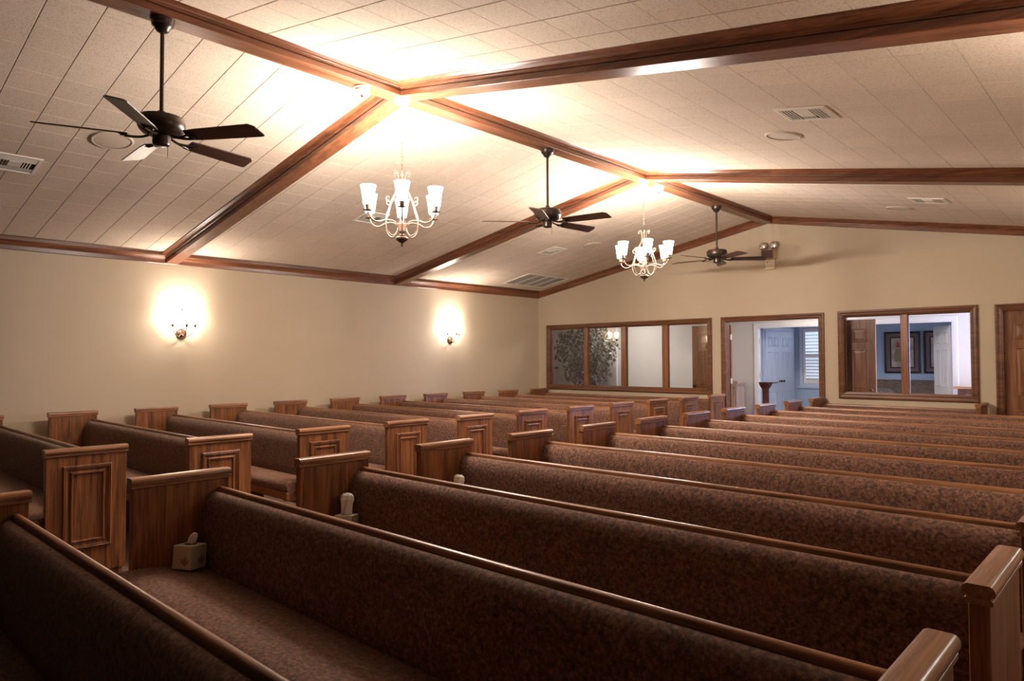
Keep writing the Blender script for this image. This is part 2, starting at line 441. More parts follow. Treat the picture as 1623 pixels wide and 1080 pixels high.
# ------------------------------------------------------------------ far wall windows and doors
CAS = [(0, .001), (0, .020), (.008, .026), (.020, .027), (.026, .022), (.050, .018), (.060, .020), (.068, .016), (.078, .012), (TW, .010), (TW, -WT)]
def fy(y0, sg=-1): return lambda u, v, h: (u, y0 + sg * h, v)
def oak_window(name, o, mull, label):
    a, b_, z0, z1 = o
    bm = frame_loft(bm_new(), a, b_, z0, z1, CAS, fy(YF))
    w = struct(part(name, bm, M['trimX']), label)
    ia, ib, iz0, iz1 = a + TW, b_ - TW, z0 + TW, z1 - TW
    for m0, m1 in mull:
        part('mullion', bx(m0, m1, YF + .002, YF + .075, iz0, iz1, b=.004), M['doorw'], w)
    xs = [ia] + [v for m in mull for v in m] + [ib]
    for k in range(0, len(xs), 2):
        part('pane', bx(xs[k], xs[k + 1], YF + .044, YF + .048, iz0, iz1), M['glass'], w)
        bm = frame_loft(bm_new(), xs[k], xs[k + 1], iz0, iz1, [(0, -.030), (.012, -.032), (.012, -.044), (0, -.044)], fy(YF))
        part('glazing_bead', bm, M['trimX'], w)
    return w
oak_window('window_1', W1, [(-8.185, -8.094), (-7.323, -7.212), (-6.457, -6.343)], 'wide oak window of four panes in the far wall, ficus behind it')
oak_window('window_2', W2, [(-2.660, -2.574)], 'two pane oak window in the far wall, pictures and sofa behind it')
def casing(name, o, mat, y0=YF, sg=-1, prof=CAS, label=None):
    bm = frame_loft(bm_new(), o[0], o[1], 0.001, o[3], prof, fy(y0, sg), three=True)
    return struct(part(name, bm, mat), label)
def leaf(name, w, h, t, cols, rows, mat, parent, loc, rotz, label=None, z0=.012):
    """panelled door leaf hinged at local x=0, running +x, faces at y=+-t/2"""
    l = part(name, bx(0, w, -t / 2, t / 2, z0, h, b=.002), mat, parent, loc, (0, 0, rotz), label=label)
    st = .105; gap = .09
    cw = (w - 2 * st - gap * (cols - 1)) / cols
    for s in (-1, 1):
        for c in range(cols):
            for r0, r1 in rows:
                x0 = st + c * (cw + gap)
                bm = frame_loft(bm_new(), x0, x0 + cw, r0, r1, [(0, -.0005), (.004, .006), (.012, .008), (.020, .0012), (.034, .002), (.052, .006), (.056, .0065)],
                                lambda u, v, hh: (u, s * (t / 2 + hh), v), close=True)
                part('panel', bm, mat, l)
    return l
def knob(parent, x, y, z, mat, s=1, r=.026):
    bm = lathe(bm_new(), [(r * .9, 0), (r * .9, .006), (.010, .008), (.010, .03), (r * .8, .036), (r, .05), (r * .7, .062), (0, .066)], 14)
    part('knob', bm, mat, parent, (x, y, z), (R(90) * (1 if s < 0 else -1), 0, 0), smooth=True, angle=40)
d1 = casing('door_1', D1, M['trimX'], label='wide oak cased doorway in the far wall, open to the foyer')
ROW3 = [(.20, .80), (.98, 1.60), (1.70, 1.90)]
for hx, ang, s in ((D1[0] + TW + .005, R(177), 1), (D1[1] - TW - .005, R(3), -1)):
    l = leaf('door_leaf', .735, 2.035, .04, 2, ROW3, M['doorw'], d1, (hx, YF + WT + .06, 0), ang, 'oak panelled leaf swung open flat behind the wall')
    knob(l, .68, s * .02, 1.0, M['plate'], s); 
    for z in (.3, 1.05, 1.78): part('hinge', bx(-.012, .012, -.022, -.0, z, z + .09, b=.003), M['offw'], d1, (hx, YF + WT + .052, 0))
d2 = casing('door_2', D2, M['trimX'], label='oak cased doorway at the end of the far wall')
lf = leaf('door_leaf', D2[1] - D2[0] - 2 * TW - .0005, 2.0665, .04, 2, ROW3, M['doorw'], d2, (D2[0] + TW + .0002, YF + .065, 0), 0, 'closed oak panelled door')
knob(lf, .70, -.02, 1.0, M['plate'], -1)

# ------------------------------------------------------------------ foyer and blue room behind the far wall
struct(part('wall_foyer_left', bx(-12.92, -12.8, YF + WT, Y1, 0, 2.6), M['wallf']))
OP = (-5.67, -2.49, 2.035)                        # white cased opening into the blue room
bm = bm_new()
box(bm, -12.9, OP[0] - .02, Y1, Y1 + .1, 0, 2.6); box(bm, OP[1] + .02, -1.9, Y1, Y1 + .1, 0, 2.6); box(bm, 0, .42, Y1, Y1 + .1, 0, 2.6); box(bm, -1.9, 0, Y1, Y1 + .1, 2.2, 2.6); box(bm, OP[0] - .02, OP[1] + .02, Y1, Y1 + .1, OP[2] + .02, 2.6)
struct(part('wall_foyer_back', bm, M['wallf']))
bm = bm_new()
box(bm, XR + .0, XR + .12, YF + WT, Y1, 0, 2.6)
struct(part('wall_foyer_right', bm, M['wallf']))
d6 = struct(part('door_6', frame_loft(bm_new(), -1.9, 0, .002, 2.2, [(0, .001), (0, .02), (.05, .015), (.05, -.1)], lambda u, v, h: (u, Y1 - h, v), three=True), M['white']), 'white glazed entrance doorway of the foyer')
struct(part('wall_lobby_side', bx(-12.92, XL - WT, YF, YF + WT, 0, 2.6), M['wallf']))
struct(part('ceiling', bx(-12.9, .4, YF + WT, Y1, 2.5, 2.56), M['plain']), 'flat foyer ceiling behind the far wall')
struct(part('wall_blue_side', bx(-5.92, -5.80, Y1 + .1, Y2 + .1, 0, 2.6), M['blue']))
SHW = (-5.62, -4.30, .93, 2.10)
bm = bm_new()
box(bm, -5.8, SHW[0], Y2, Y2 + .1, 0, 2.6); box(bm, SHW[1], -.6, Y2, Y2 + .1, 0, 2.6)
box(bm, SHW[0], SHW[1], Y2, Y2 + .1, 0, SHW[2]); box(bm, SHW[0], SHW[1], Y2, Y2 + .1, SHW[3], 2.6)
struct(part('wall_blue_back', bm, M['blue']))
struct(part('wall_blue_end', bx(-.7, -.6, Y1 + .1, Y2, 0, 2.6), M['blue']))
struct(part('ceiling', bx(-5.9, -.6, Y1 + .1, Y2 + .1, 2.5, 2.56), M['plain']), 'flat ceiling of the blue room')
WCAS = [(0, .001), (0, .018), (.01, .024), (.06, .018), (.085, .012), (.085, -.10)]
d3 = casing('door_3', (OP[0] - .1, OP[1] + .1, 0, OP[2] + .1), M['white'], Y1, -1, WCAS, 'white cased opening between foyer and blue room')
l3 = leaf('door_leaf', .78, 2.0, .036, 2, ROW3, M['white'], d3, (OP[1] - .02, Y1 + .12, 0), R(180 - 61), 'white panelled leaf ajar')
for z in (.28, 1.1, 1.75): part('hinge', bx(OP[0] + .0, OP[0] + .012, Y1 + .02, Y1 + .05, z, z + .1), M['offw'], d3)
for z in (.28, 1.1, 1.75): part('hinge', bx(OP[1] - .012, OP[1], Y1 + .08, Y1 + .11, z, z + .1), M['offw'], d3)
# grey-blue closet doors on the side wall of the blue room
bm = frame_loft(bm_new(), 13.45, 15.02, 0.001, 2.10, [(0, .001), (0, .02), (.07, .014), (.07, 0)], lambda u, v, h: (-5.80 + h, u, v), three=True)
d4 = struct(part('door_4', bm, M['closet']), 'pale blue cased closet doorway in the side wall of the blue room')
for y0, s in ((13.52, 1), (14.95, -1)):
    l = leaf('door_leaf', .712, 2.03, .034, 2, ROW3, M['closet'], d4, (-5.775, y0, 0), R(90 * s), 'pale blue panelled closet leaf')
    knob(l, .65, -.017 * s, 1.0, M['black'], -s)
# shuttered window
bm = frame_loft(bm_new(), SHW[0] - .06, SHW[1] + .06, SHW[2] - .06, SHW[3] + .06, [(0, .001), (0, .02), (.05, .015), (.06, .012), (.06, -.1)], fy(Y2))
w3 = struct(part('window_3', bm, M['closet']), 'window with white louvred shutters in the blue room')
part('window_sill', bx(SHW[0] - .1, SHW[1] + .1, Y2 - .06, Y2 - .0, SHW[2] - .10, SHW[2] - .062, b=.006), M['closet'], w3)
for x0, x1 in ((SHW[0] + .005, -4.965), (-4.955, SHW[1] - .005)):
    bm = bm_new()
    for a in (x0, x1 - .05): box(bm, a, a + .05, Y2 + .005, Y2 + .035, SHW[2] + .004, SHW[3] - .004)
    for a in (SHW[2] + .004, SHW[3] - .064, 1.50): box(bm, x0 + .05, x1 - .05, Y2 + .005, Y2 + .035, a, a + .06)
    sh = part('shutter_frame', bm, M['white'], w3)
    sl = finish(box(bm_new(), -(x1 - x0) / 2 + .052, (x1 - x0) / 2 - .052, -.034, .034, -.004, .004, b=.002), 'slat', M['white'])
    for zz0, zz1, an in ((SHW[2] + .09, 1.48, 52), (1.60, SHW[3] - .08, 32)):
        k = int((zz1 - zz0) / .0635)
        for q in range(k + 1):
            ob('slat', sl, sh, ((x0 + x1) / 2, Y2 + .02, zz0 + q * (zz1 - zz0) / k), (R(-an), 0, 0))

# pictures above the sofa
def picture(x0, label, seed):
    w, h, z0 = .635, .81, 1.17
    t = thing('framed_picture', label, 'picture', (x0 + w / 2, Y2 - .004, z0), group='framed pictures in the blue room')
    a, b_ = -w / 2, w / 2
    part('frame', frame_loft(bm_new(), a, b_, 0, h, [(0, 0), (0, .03), (.02, .035), (.035, .02), (.035, .01)], fy(0)), M['framed'], t)
    part('mount', frame_loft(bm_new(), a + .035, b_ - .035, .035, h - .035, [(0, .012), (.075, .012), (.075, .006)], fy(0)), M['mat_'], t)
    part('inner_frame', frame_loft(bm_new(), a + .10, b_ - .10, .10, h - .10, [(0, .010), (0, .02), (.022, .02), (.022, .008)], fy(0)), M['framed'], t)
    c = part('canvas', bx(a + .115, b_ - .115, -.010, -.004, .115, h - .115), art_mat(seed), t)
    bm = bm_new()
    prism(bm, [(-.12, .50), (-.03, .50), (-.05, .58), (-.085, .63)], lambda p: (p[0], -.0125, p[1]), lambda p: (p[0], -.010, p[1]))
    part('red_patch', bm, flat('red_paint', (.34, .07, .05), .6), c)
    bm = bm_new()
    prism(bm, [(-.14, .22), (-.02, .24), (.0, .42), (-.03, .49), (-.11, .48), (-.15, .36)], lambda p: (p[0], -.0120, p[1]), lambda p: (p[0], -.010, p[1]))
    part('ochre_patch', bm, flat('ochre_paint', (.24, .19, .12), .6), c)
picture(-4.02, 'black framed abstract painting on the blue wall, crossed by the window mullion', 1.0)
picture(-3.335, 'black framed painting on the blue wall half hidden by the white door', 4.0)
# sofa
sf = thing('sofa', 'brown woven sofa under the pictures in the blue room', 'sofa', (-3.45, 14.5, 0))
part('base', bx(-.95, .95, -.42, .46, .08, .34, b=.03, seg=2), M['sofa'], sf, smooth=True, angle=40)
part('backrest', bx(-.95, .95, .18, .46, .342, 1.045, b=.06, seg=3), M['sofa'], sf, smooth=True, angle=50)
for s in (-1, 1): part('armrest', bx(min(s * .955, s * 1.15), max(s * .955, s * 1.15), -.42, .46, .08, .66, b=.05, seg=3), M['sofa'], sf, smooth=True, angle=50)
for s in (-1, 1): part('seat_cushion', bx(min(s * .01, s * .93), max(s * .01, s * .93), -.42, .17, .345, .50, b=.04, seg=3), M['sofa'], sf, smooth=True, angle=50)
for s in (-1, 1):
    for y in (-.36, .40): part('foot', bx(s * .9 - .03, s * .9 + .03, y - .03, y + .03, 0, .079), M['mahog'], sf)
bm = bm_new(); bmesh.ops.create_icosphere(bm, subdivisions=3, radius=1)
for v in bm.verts:
    v.co = Vector((v.co.x * .27, v.co.y * .10, v.co.z * .20)) * (1 + rnd.uniform(-.05, .05))
p = part('cushion', bm, M['throw'], None, (-3.93, 14.56, .705), (R(-12), 0, 0), smooth=True)
tag(p, 'grey furry cushion leaning on the brown sofa back', 'cushion')
# foyer furniture
ps = thing('pedestal_table', 'dark mahogany pedestal table with flared post and thin top in the foyer opening', 'table', (-5.36, 12.62, 0))
part('top', bx(-.11, .17, -.13, .13, 1.012, 1.03, b=.004), M['mahog'], ps)
bm = bm_new()
for (w0, z0), (w1, z1) in zip([(.055, .06), (.050, .80), (.055, .90), (.09, .96), (.105, 1.011)], [(.050, .80), (.055, .90), (.09, .96), (.105, 1.011), (.105, 1.0112)]):
    prism(bm, [(-1, -1), (1, -1), (1, 1), (-1, 1)], lambda q: (q[0] * w0 * .8 - .03, q[1] * w0, z0), lambda q: (q[0] * w1 * .8 - .03, q[1] * w1, z1))
part('post', bm, M['mahog'], ps); part('foot', bx(-.15, .13, -.14, .14, 0, .059, b=.01), M['mahog'], ps)
cb = thing('side_cabinet', 'pale wooden cabinet with flared cornice against the foyer wall', 'cabinet', (-6.07, 12.72, 0))
part('body', bx(-.24, .12, -.13, .22, 0, .93, b=.004), M['pinkw'], cb)
bm = bm_new()
prism(bm, [(.0, .931), (.012, .945), (.03, .99), (.035, 1.0), (.035, 1.035), (-.3, 1.035), (-.3, .931)], lambda q: (.12 + q[0], -.15, q[1]), lambda q: (.12 + q[0], .22, q[1]))
part('cornice', bm, M['pinkw'], cb); part('panel', frame_loft(bm_new(), -.2, .08, .1, .85, [(0, 0), (.01, .008), (.02, .002), (.05, .004)], fy(-.13), close=True), M['pinkw'], cb)
ct = thing('console_table', 'wooden console table beside the white opening in the foyer', 'table', (-1.95, 12.72, 0))
part('top', bx(-.43, .43, -.2, .2, .985, 1.03, b=.008), M['paleW'], ct)
part('apron', bx(-.38, .38, -.16, .16, .90, .9845, b=.004), M['mahog'], ct)
for a in (-.36, .36):
    for b_ in (-.14, .14): part('leg', bx(a - .03, a + .03, b_ - .03, b_ + .03, 0, .8995, b=.004), M['mahog'], ct)
# beige cupboard doors, white pilaster, grey strip on the foyer back wall
bm = frame_loft(bm_new(), -11.55, -9.85, .001, 2.06, [(0, .001), (0, .02), (.07, .014), (.07, 0)], fy(Y1), three=True)
d5 = struct(part('door_5', bm, M['wallf']), 'beige double doors with two dark knobs behind the ficus')
for hx, ang, s in ((-11.475, 0, -1), (-9.925, math.pi, 1)):
    l = leaf('door_leaf', .770, 1.98, .03, 2, ROW3, M['wallf'], d5, (hx, Y1 - .018, 0), ang)
    knob(l, .735, s * .015, 1.26, M['black'], s, .03)
struct(part('trim_%d' % n, bx(-9.18, -8.93, Y1 - .07, Y1 - .001, 0, 2.5, b=.006), M['white']), 'white pilaster on the foyer back wall'); n += 1
tag(part('sign_holder', bx(-9.375, -9.31, Y1 - .03, Y1 - .002, 1.02, 1.36, b=.004), M['grey']), 'narrow grey strip on the foyer wall beside the white pilaster', 'plate')
# unseen lights added on the foyer ceiling to brighten its walls
for x in (-8.2, -4.4):
    t = thing('foyer_fill_light', 'added unseen fill light on the foyer ceiling' + (' near the ficus' if x < -6 else ' inside the open doorway'), 'ceiling light', (x, 12.0, 2.5), group='added foyer fill lights')
    part('base', lathe(bm_new(), [(.17, -.03), (.175, -.001), (0, -.001)], 28), M['offw'], t, smooth=True, angle=40)
    part('diffuser', lathe(bm_new(), [(0, -.10), (.06, -.095), (.12, -.07), (.155, -.0305), (0, -.0305)], 28), M['dome'], t, smooth=True, angle=40)
# ficus
fx = thing('ficus_tree', 'potted ficus tree with dark and mauve leaves behind the four pane window', 'plant', (-9.02, 11.95, 0))
bm = lathe(bm_new(), [(.17, 0), (.20, .04), (.24, .36), (.25, .38), (.225, .38), (.21, .34), (0, .33)], 20); part('pot', bm, M['pot'], fx, smooth=True, angle=35)
bm = bm_new(); tips = []
for k in range(5):
    a = k * 1.26; pts = smooth_path([(.03 * math.cos(a), .03 * math.sin(a), .33), (.07 * math.cos(a + 1), .07 * math.sin(a + 1), .9), (.25 * math.cos(a), .25 * math.sin(a), 1.5), (.42 * math.cos(a), .42 * math.sin(a), 2.0)], 4)
    tube(bm, pts, [.022 - .0012 * i for i in range(len(pts))], 6)
    for q in pts[5:]:
        b2 = a + rnd.uniform(-1, 1); e = q + Vector((.28 * math.cos(b2), .28 * math.sin(b2), .12)); tube(bm, [q, (q + e) / 2 + Vector((0, 0, .02)), e], .006, 5)
part('trunk', bm, M['bark'], fx, smooth=True)
for nm, mat, cnt, zc, zr, hr in (('foliage', M['leafd'], 1250, 1.72, .62, .70), ('foliage', M['leafp'], 420, 1.18, .30, .52)):
    bm = bm_new()
    for _ in range(cnt):
        while True:
            q = Vector((rnd.uniform(-1, 1), rnd.uniform(-1, 1), rnd.uniform(-1, 1)))
            if .25 < q.length < 1: break
        p = Vector((q.x * hr, q.y * hr, zc + q.z * zr)); p = Vector((p.x, max(-.85, min(p.y, .85)), p.z))
        L = rnd.uniform(.075, .125); wd = L * .30
        mt = Matrix.Translation(p) @ Matrix.Rotation(rnd.uniform(0, 6.3), 4, 'Z') @ Matrix.Rotation(rnd.uniform(-.2, 1.3), 4, 'Y') @ Matrix.Rotation(rnd.uniform(-.6, .6), 4, 'X')
        vs = [bm.verts.new(mt @ Vector(c)) for c in ((0, 0, 0), (L * .45, wd, -.004), (L, 0, -.016), (L * .45, -wd, -.004), (L * .45, 0, .006))]
        for a_, b2 in ((0, 1), (1, 2), (2, 3), (3, 0)): bm.faces.new((vs[a_], vs[b2], vs[4]))
    f = part(nm, bm, mat, fx); f['kind'] = 'stuff'

# ------------------------------------------------------------------ pews
PT = .048; PD = .478
def panel_mesh():
    bm = bx(0, PT, 0, PD, .055, .842, b=.003)
    box(bm, .006, PT - .006, .02, PD - .02, 0, .056)
    return finish(bm, 'end_panel', M['oakZ'])
def cap_mesh():
    bm = bm_new(); c = PT / 2
    h = [(.029, .8425), (.032, .845), (.032, .855), (.0265, .858), (.0265, .863), (.036, .866), (.0375, .873), (.0365, .882), (.032, .889), (.024, .8930)]
    prof = h + [(-u, w) for u, w in reversed(h)]
    prism(bm, prof, lambda p: (c + p[0], -.008, p[1]), lambda p: (c + p[0], PD + .008, p[1]))
    return finish(bm, 'cap', M['oakY'], True, 40)
def mould_mesh(sg):
    x0 = PT if sg > 0 else 0
    pr = [(0, -.0005), (.001, .010), (.008, .014), (.013, .009), (.018, .012), (.022, .006), (.040, .003), (.046, .010), (.054, .011), (.060, .002), (.064, .0015)]
    bm = frame_loft(bm_new(), .095, .385, .225, .778, pr, lambda u, v, h: (x0 + sg * h, u, v), close=True)
    return finish(bm, 'panel_molding', M['oakZ'])
PANEL, CAP, MOUR, MOUL = panel_mesh(), cap_mesh(), mould_mesh(1), mould_mesh(-1)
def ext(prof, x0, x1, name, mat, smooth=True, ang=50, nx=1):
    bm = prism(bm_new(), prof, lambda p: (x0, p[0], p[1]), lambda p: (x1, p[0], p[1]))
    return finish(bm, name, mat, smooth, ang)
SEAT = [(.335, .345), (-.055, .365), (-.078, .378), (-.088, .400), (-.085, .428), (-.068, .447), (-.04, .454), (.05, .450), (.18, .430), (.30, .408), (.335, .400)]
BACK = [(.338, .385), (.330, .40), (.332, .48), (.337, .58), (.340, .64), (.343, .685), (.350, .722), (.364, .752), (.384, .772), (.402, .780), (.412, .777), (.412, .700), (.385, .385)]
RAIL = [(.4145, .764), (.4145, .792), (.420, .799), (.431, .802), (.440, .800), (.446, .793), (.446, .764)]
BOARD = [(.386, .12), (.410, .12), (.4415, .7635), (.416, .7635)]
BASE = [(-.062, .300), (.36, .290), (.36, .344), (-.045, .3635), (-.062, .3635)]
def make_pew(xa, xb, name, open_end):
    """pew between the outer faces xa < xb, its origin on the floor at its front"""
    t = bpy.data.objects.new(name, None); C.objects.link(t); t.empty_display_size = .1
    for x0, sg, mo in ((xa, -1, MOUL), (xb - PT, 1, MOUR)):
        p = ob('end_panel', PANEL, t, (x0, 0, 0)); ob('cap', CAP, p)
        if sg < 0 or not open_end: ob('panel_molding', mo, p)
    a, b_ = xa + PT + .001, xb - PT - .001
    ob('seat_cushion', ext(SEAT, a, b_, 'seat_cushion', M['fabric']), t)
    ob('backrest_cushion', ext(BACK, a, b_, 'backrest_cushion', M['fabric']), t)
    ob('top_rail', ext(RAIL, a, b_, 'top_rail', M['oakX'], True, 60), t)
    ob('back_board', ext(BOARD, a, b_, 'back_board', M['oakX'], False), t)
    ob('seat_base', ext(BASE, a, b_, 'seat_base', M['oakX'], False), t)
    bm = bx(-.04, .04, -.02, .33, .0, .288)
    br = finish(bm, 'seat_support', M['oakZ'])
    k = 2 if b_ - a > 2.5 else 1
    for i in range(k): ob('seat_support', br, t, (a + (b_ - a) * (i + 1) / (k + 1), 0, 0))
    bm = bx(-.055, 0, -.070, -.001, .300, .372, b=.004)
    if not open_end: ob('seat_end_block', finish(bm, 'seat_end_block', M['oakX']), t, (b_, -.0225 + .0, 0))
    return t
S = .9
ORD = ['first', 'second', 'third', 'fourth', 'fifth', 'sixth', 'seventh', 'eighth', 'ninth', 'tenth', 'eleventh', 'twelfth']
LX0, LX1 = -9.086, -5.252
RX0, RX1, RXS = -3.722, -.331, -1.655
pl = make_pew(LX0, LX1, 'pew', False)
extra = {1: 'facing the first sconce with shadowed fabric', 10: 'against the four pane window'}
for i in range(11):
    o = pl if i == 0 else copy_tree(pl)
    o.location = (0, 1.212 + S * i, 0)
    e = extra.get(i)
    lab = '%s pew from the front in the block along the sconce wall' % ORD[i]
    if i == 10: lab = 'last pew of the block along the sconce wall, under the four pane window'
    tag(o, lab, 'pew', 'pews along the sconce wall')
pr_ = make_pew(RX0, RX1, 'pew', True); cnt = 0
for i in range(12):
    if i == 11: o = make_pew(RX0, RXS, 'pew', True)
    else: o = pr_ if i == 0 else copy_tree(pr_)
    o.location = (0, .311 + S * i, 0)
    lab = '%s long pew from the front in the wide block' % ORD[i]
    if i in (1, 2, 3): lab += ', a tissue box on its seat'
    if i == 11: lab = 'last and shortest pew of the wide block, under the two pane window'
    tag(o, lab, 'pew', 'pews of the wide block')

# tissue boxes
def tissue_box(i, x, yo, rz, tall, label):
    y = .311 + S * i + yo
    t = thing('tissue_box', label, 'tissue box', (x, y, .4305), (R(-5.5), 0, rz), group='tissue boxes on the pews')
    h = .115; w = .055
    bd = part('carton', bx(-w, w, -w, w, 0, h, b=.002), M['tbox'], t)
    part('opening', lathe(bm_new(), [(.030, h + .0004), (.030, h + .0012)], 18), M['dark'], t)
    bm = bm_new()
    def blade(p0, ang, L, wd, face):
        pts = [(0, -wd * .2), (L * .5, -wd), (L, 0), (L * .5, wd), (0, wd * .2)]
        vs = []
        for a_, b2 in pts:
            u = p0[0] + a_ * math.cos(ang) - b2 * math.sin(ang); v = p0[1] + a_ * math.sin(ang) + b2 * math.cos(ang)
            vs.append(bm.verts.new({'x': (w + .0006, u, v), 'y': (u, -w - .0006, v), 'm': (-w - .0006, u, v)}[face]))
        bm.faces.new(vs)
    for face in 'xym':
        for u0 in (.018,):
            for a_ in (50, 90, 130, 75, 108): blade((u0, .018), R(a_), .045 if a_ != 90 else .055, .006, face)
    part('leaf_print', bm, M['tleaf'], bd)['kind'] = 'stuff'
    # crumpled tissue standing out of the slot
    bm = bm_new(); rings = []; seg = 12
    prof = ([(.030, h + .0015), (.030, h + .02), (.033, h + .05), (.040, h + .085), (.036, h + .112), (.022, h + .124)] if tall else
            [(.016, h + .0015), (.020, h + .015), (.020, h + .035), (.016, h + .052), (.006, h + .058)])
    lean = .0 if tall else .35
    for r, z in prof:
        rings.append([bm.verts.new((lean * (z - h) + r * (1.15 if k % 2 else .75) * math.cos(6.2832 * k / seg + z * 7), r * .65 * (1.1 if k % 3 else .8) * math.sin(6.2832 * k / seg + z * 7), z + rnd.uniform(-.003, .003))) for k in range(seg)])
    for a_, b2 in zip(rings, rings[1:]):
        for k in range(seg): bm.faces.new((a_[k], a_[(k + 1) % seg], b2[(k + 1) % seg], b2[k]))
    bm.faces.new(rings[-1]); bm.faces.new(list(reversed(rings[0])))
    part('tissue', bm, M['tissue'], t)
tissue_box(1, -3.585, .235, R(28), False, 'beige leaf print tissue box with a short tuft, on the nearest boxed pew')
tissue_box(2, -3.575, .245, R(35), True, 'tissue box with a tall white tuft on the third pew of the wide block')
tissue_box(3, -3.575, .245, R(20), True, 'tissue box on the fourth pew of the wide block, only its white tuft showing')

# ------------------------------------------------------------------ chandeliers
def make_chandelier():
    t = bpy.data.objects.new('chandelier', None); C.objects.link(t); t.empty_display_size = .1
    # z relative to the beam underside (origin); photo heights minus ZB
    z = lambda v: v - ZB
    part('canopy', lathe(bm_new(), [(.0, -.052), (.018, -.050), (.022, -.040), (.048, -.030), (.064, -.014), (.066, -.001), (0, -.001)][::1], 24), M['offw'], t, smooth=True, angle=40)  # brass whitened by lamp light; that light is put into the off-white colour
    bm = bm_new(); zz = -.050; k = 0
    while zz > z(3.045):
        a = (k % 2) * math.pi / 2; c = Vector((0, 0, zz - .017)); pts = []
        for q in range(13):
            w = 2 * math.pi * q / 12; pts.append(c + Vector((.008 * math.cos(w) * math.cos(a), .008 * math.cos(w) * math.sin(a), .019 * math.sin(w))))
        tube(bm, pts, .0022, 5); zz -= .030; k += 1
    part('chain', bm, M['brass'], t, smooth=True)
    part('stem', lathe(bm_new(), [(.008, z(2.62)), (.008, z(2.98)), (.014, z(2.985)), (.014, z(3.0)), (.006, z(3.005)), (.006, z(3.04)), (0, z(3.042))], 10), M['brass'], t, smooth=True, angle=40)
    part('body', lathe(bm_new(), [(.014, z(2.476)), (.030, z(2.487)), (.012, z(2.500)), (.014, z(2.508)), (.030, z(2.515)), (.036, z(2.528)), (.034, z(2.540)), (.042, z(2.56)), (.046, z(2.578)), (.040, z(2.584)), (.016, z(2.592)), (.012, z(2.62))], 20), M['brass'], t, smooth=True, angle=40)
    part('bowl', lathe(bm_new(), [(0, z(2.394)), (.009, z(2.398)), (.010, z(2.404)), (.005, z(2.410)), (.006, z(2.420)), (.022, z(2.430)), (.044, z(2.445)), (.053, z(2.462)), (.053, z(2.466)), (.045, z(2.474)), (.014, z(2.4755))], 22), M['brassd'], t, smooth=True, angle=40, label='bowl with finial, its unlit underside put into the darker colour')
    rz = lambda l: [Vector((r, 0, z(v))) for r, v in l]
    arm = bm_new(); tube(arm, smooth_path(rz([(.034, 2.552), (.060, 2.588), (.105, 2.600), (.160, 2.594), (.210, 2.576), (.255, 2.582), (.292, 2.612), (.306, 2.650)]), 5), .0062, 8)
    arm = finish(arm, 'arm', M['brass'], True)
    cup = finish(lathe(bm_new(), [(.006, z(2.648)), (.036, z(2.654)), (.038, z(2.659)), (.016, z(2.664)), (.020, z(2.672)), (.021, z(2.690)), (.028, z(2.694)), (.028, z(2.698))], 16), 'cup', M['brass'], True, 40)
    sh = bm_new(); lathe(sh, [(.012, z(2.699)), (.038, z(2.700)), (.041, z(2.725)), (.047, z(2.775)), (.055, z(2.825)), (.063, z(2.852)), (.061, z(2.853)), (.052, z(2.825)), (.044, z(2.775)), (.037, z(2.727)), (.033, z(2.704)), (.012, z(2.703))], 22)
    sh = finish(sh, 'lamp_shade', M['shade'], True)
    sc = bm_new()
    tube(sc, smooth_path(rz([(.036, 2.545), (.055, 2.500), (.088, 2.478), (.125, 2.500), (.150, 2.555), (.146, 2.620), (.122, 2.690), (.108, 2.740), (.094, 2.775), (.060, 2.835), (.030, 2.890), (.026, 2.940), (.034, 2.985), (.050, 3.010), (.068, 3.008), (.072, 2.992), (.062, 2.985)]), 5), .0048, 7)
    tube(sc, smooth_path(rz([(.100, 2.755), (.122, 2.748), (.140, 2.760), (.142, 2.782), (.126, 2.790), (.118, 2.776)]), 4), .0042, 6)
    sc = finish(sc, 'scroll', M['brass'], True)
    for k in range(6):
        a = math.pi / 3 * k
        ar = ob('arm', arm, t, (0, 0, 0), (0, 0, a))
        ob('cup', cup, ar, (.306, 0, 0)); ob('lamp_shade', sh, ar, (.306, 0, 0))
        bulb(t, (.306 * math.cos(a), .306 * math.sin(a), z(2.775)), CH_W, .022)
        ob('scroll', sc, t, (0, 0, 0), (0, 0, a + math.pi / 6 * 0))
    return t
c1 = make_chandelier(); c2 = copy_tree(c1)
for c, y, rzz, lab in ((c1, 3.508, math.atan2(-3.508, 4.522), 'nearer of two six shade brass chandeliers, hung where the first cross beams meet'),
                       (c2, 7.145, math.atan2(-7.145, 4.522) + R(8), 'farther of two six shade brass chandeliers, hung where the second cross beams meet')):
    c.location = (XG, y, ZB); c.rotation_euler = (0, 0, rzz); tag(c, lab, 'chandelier', 'brass chandeliers on the ridge beam')

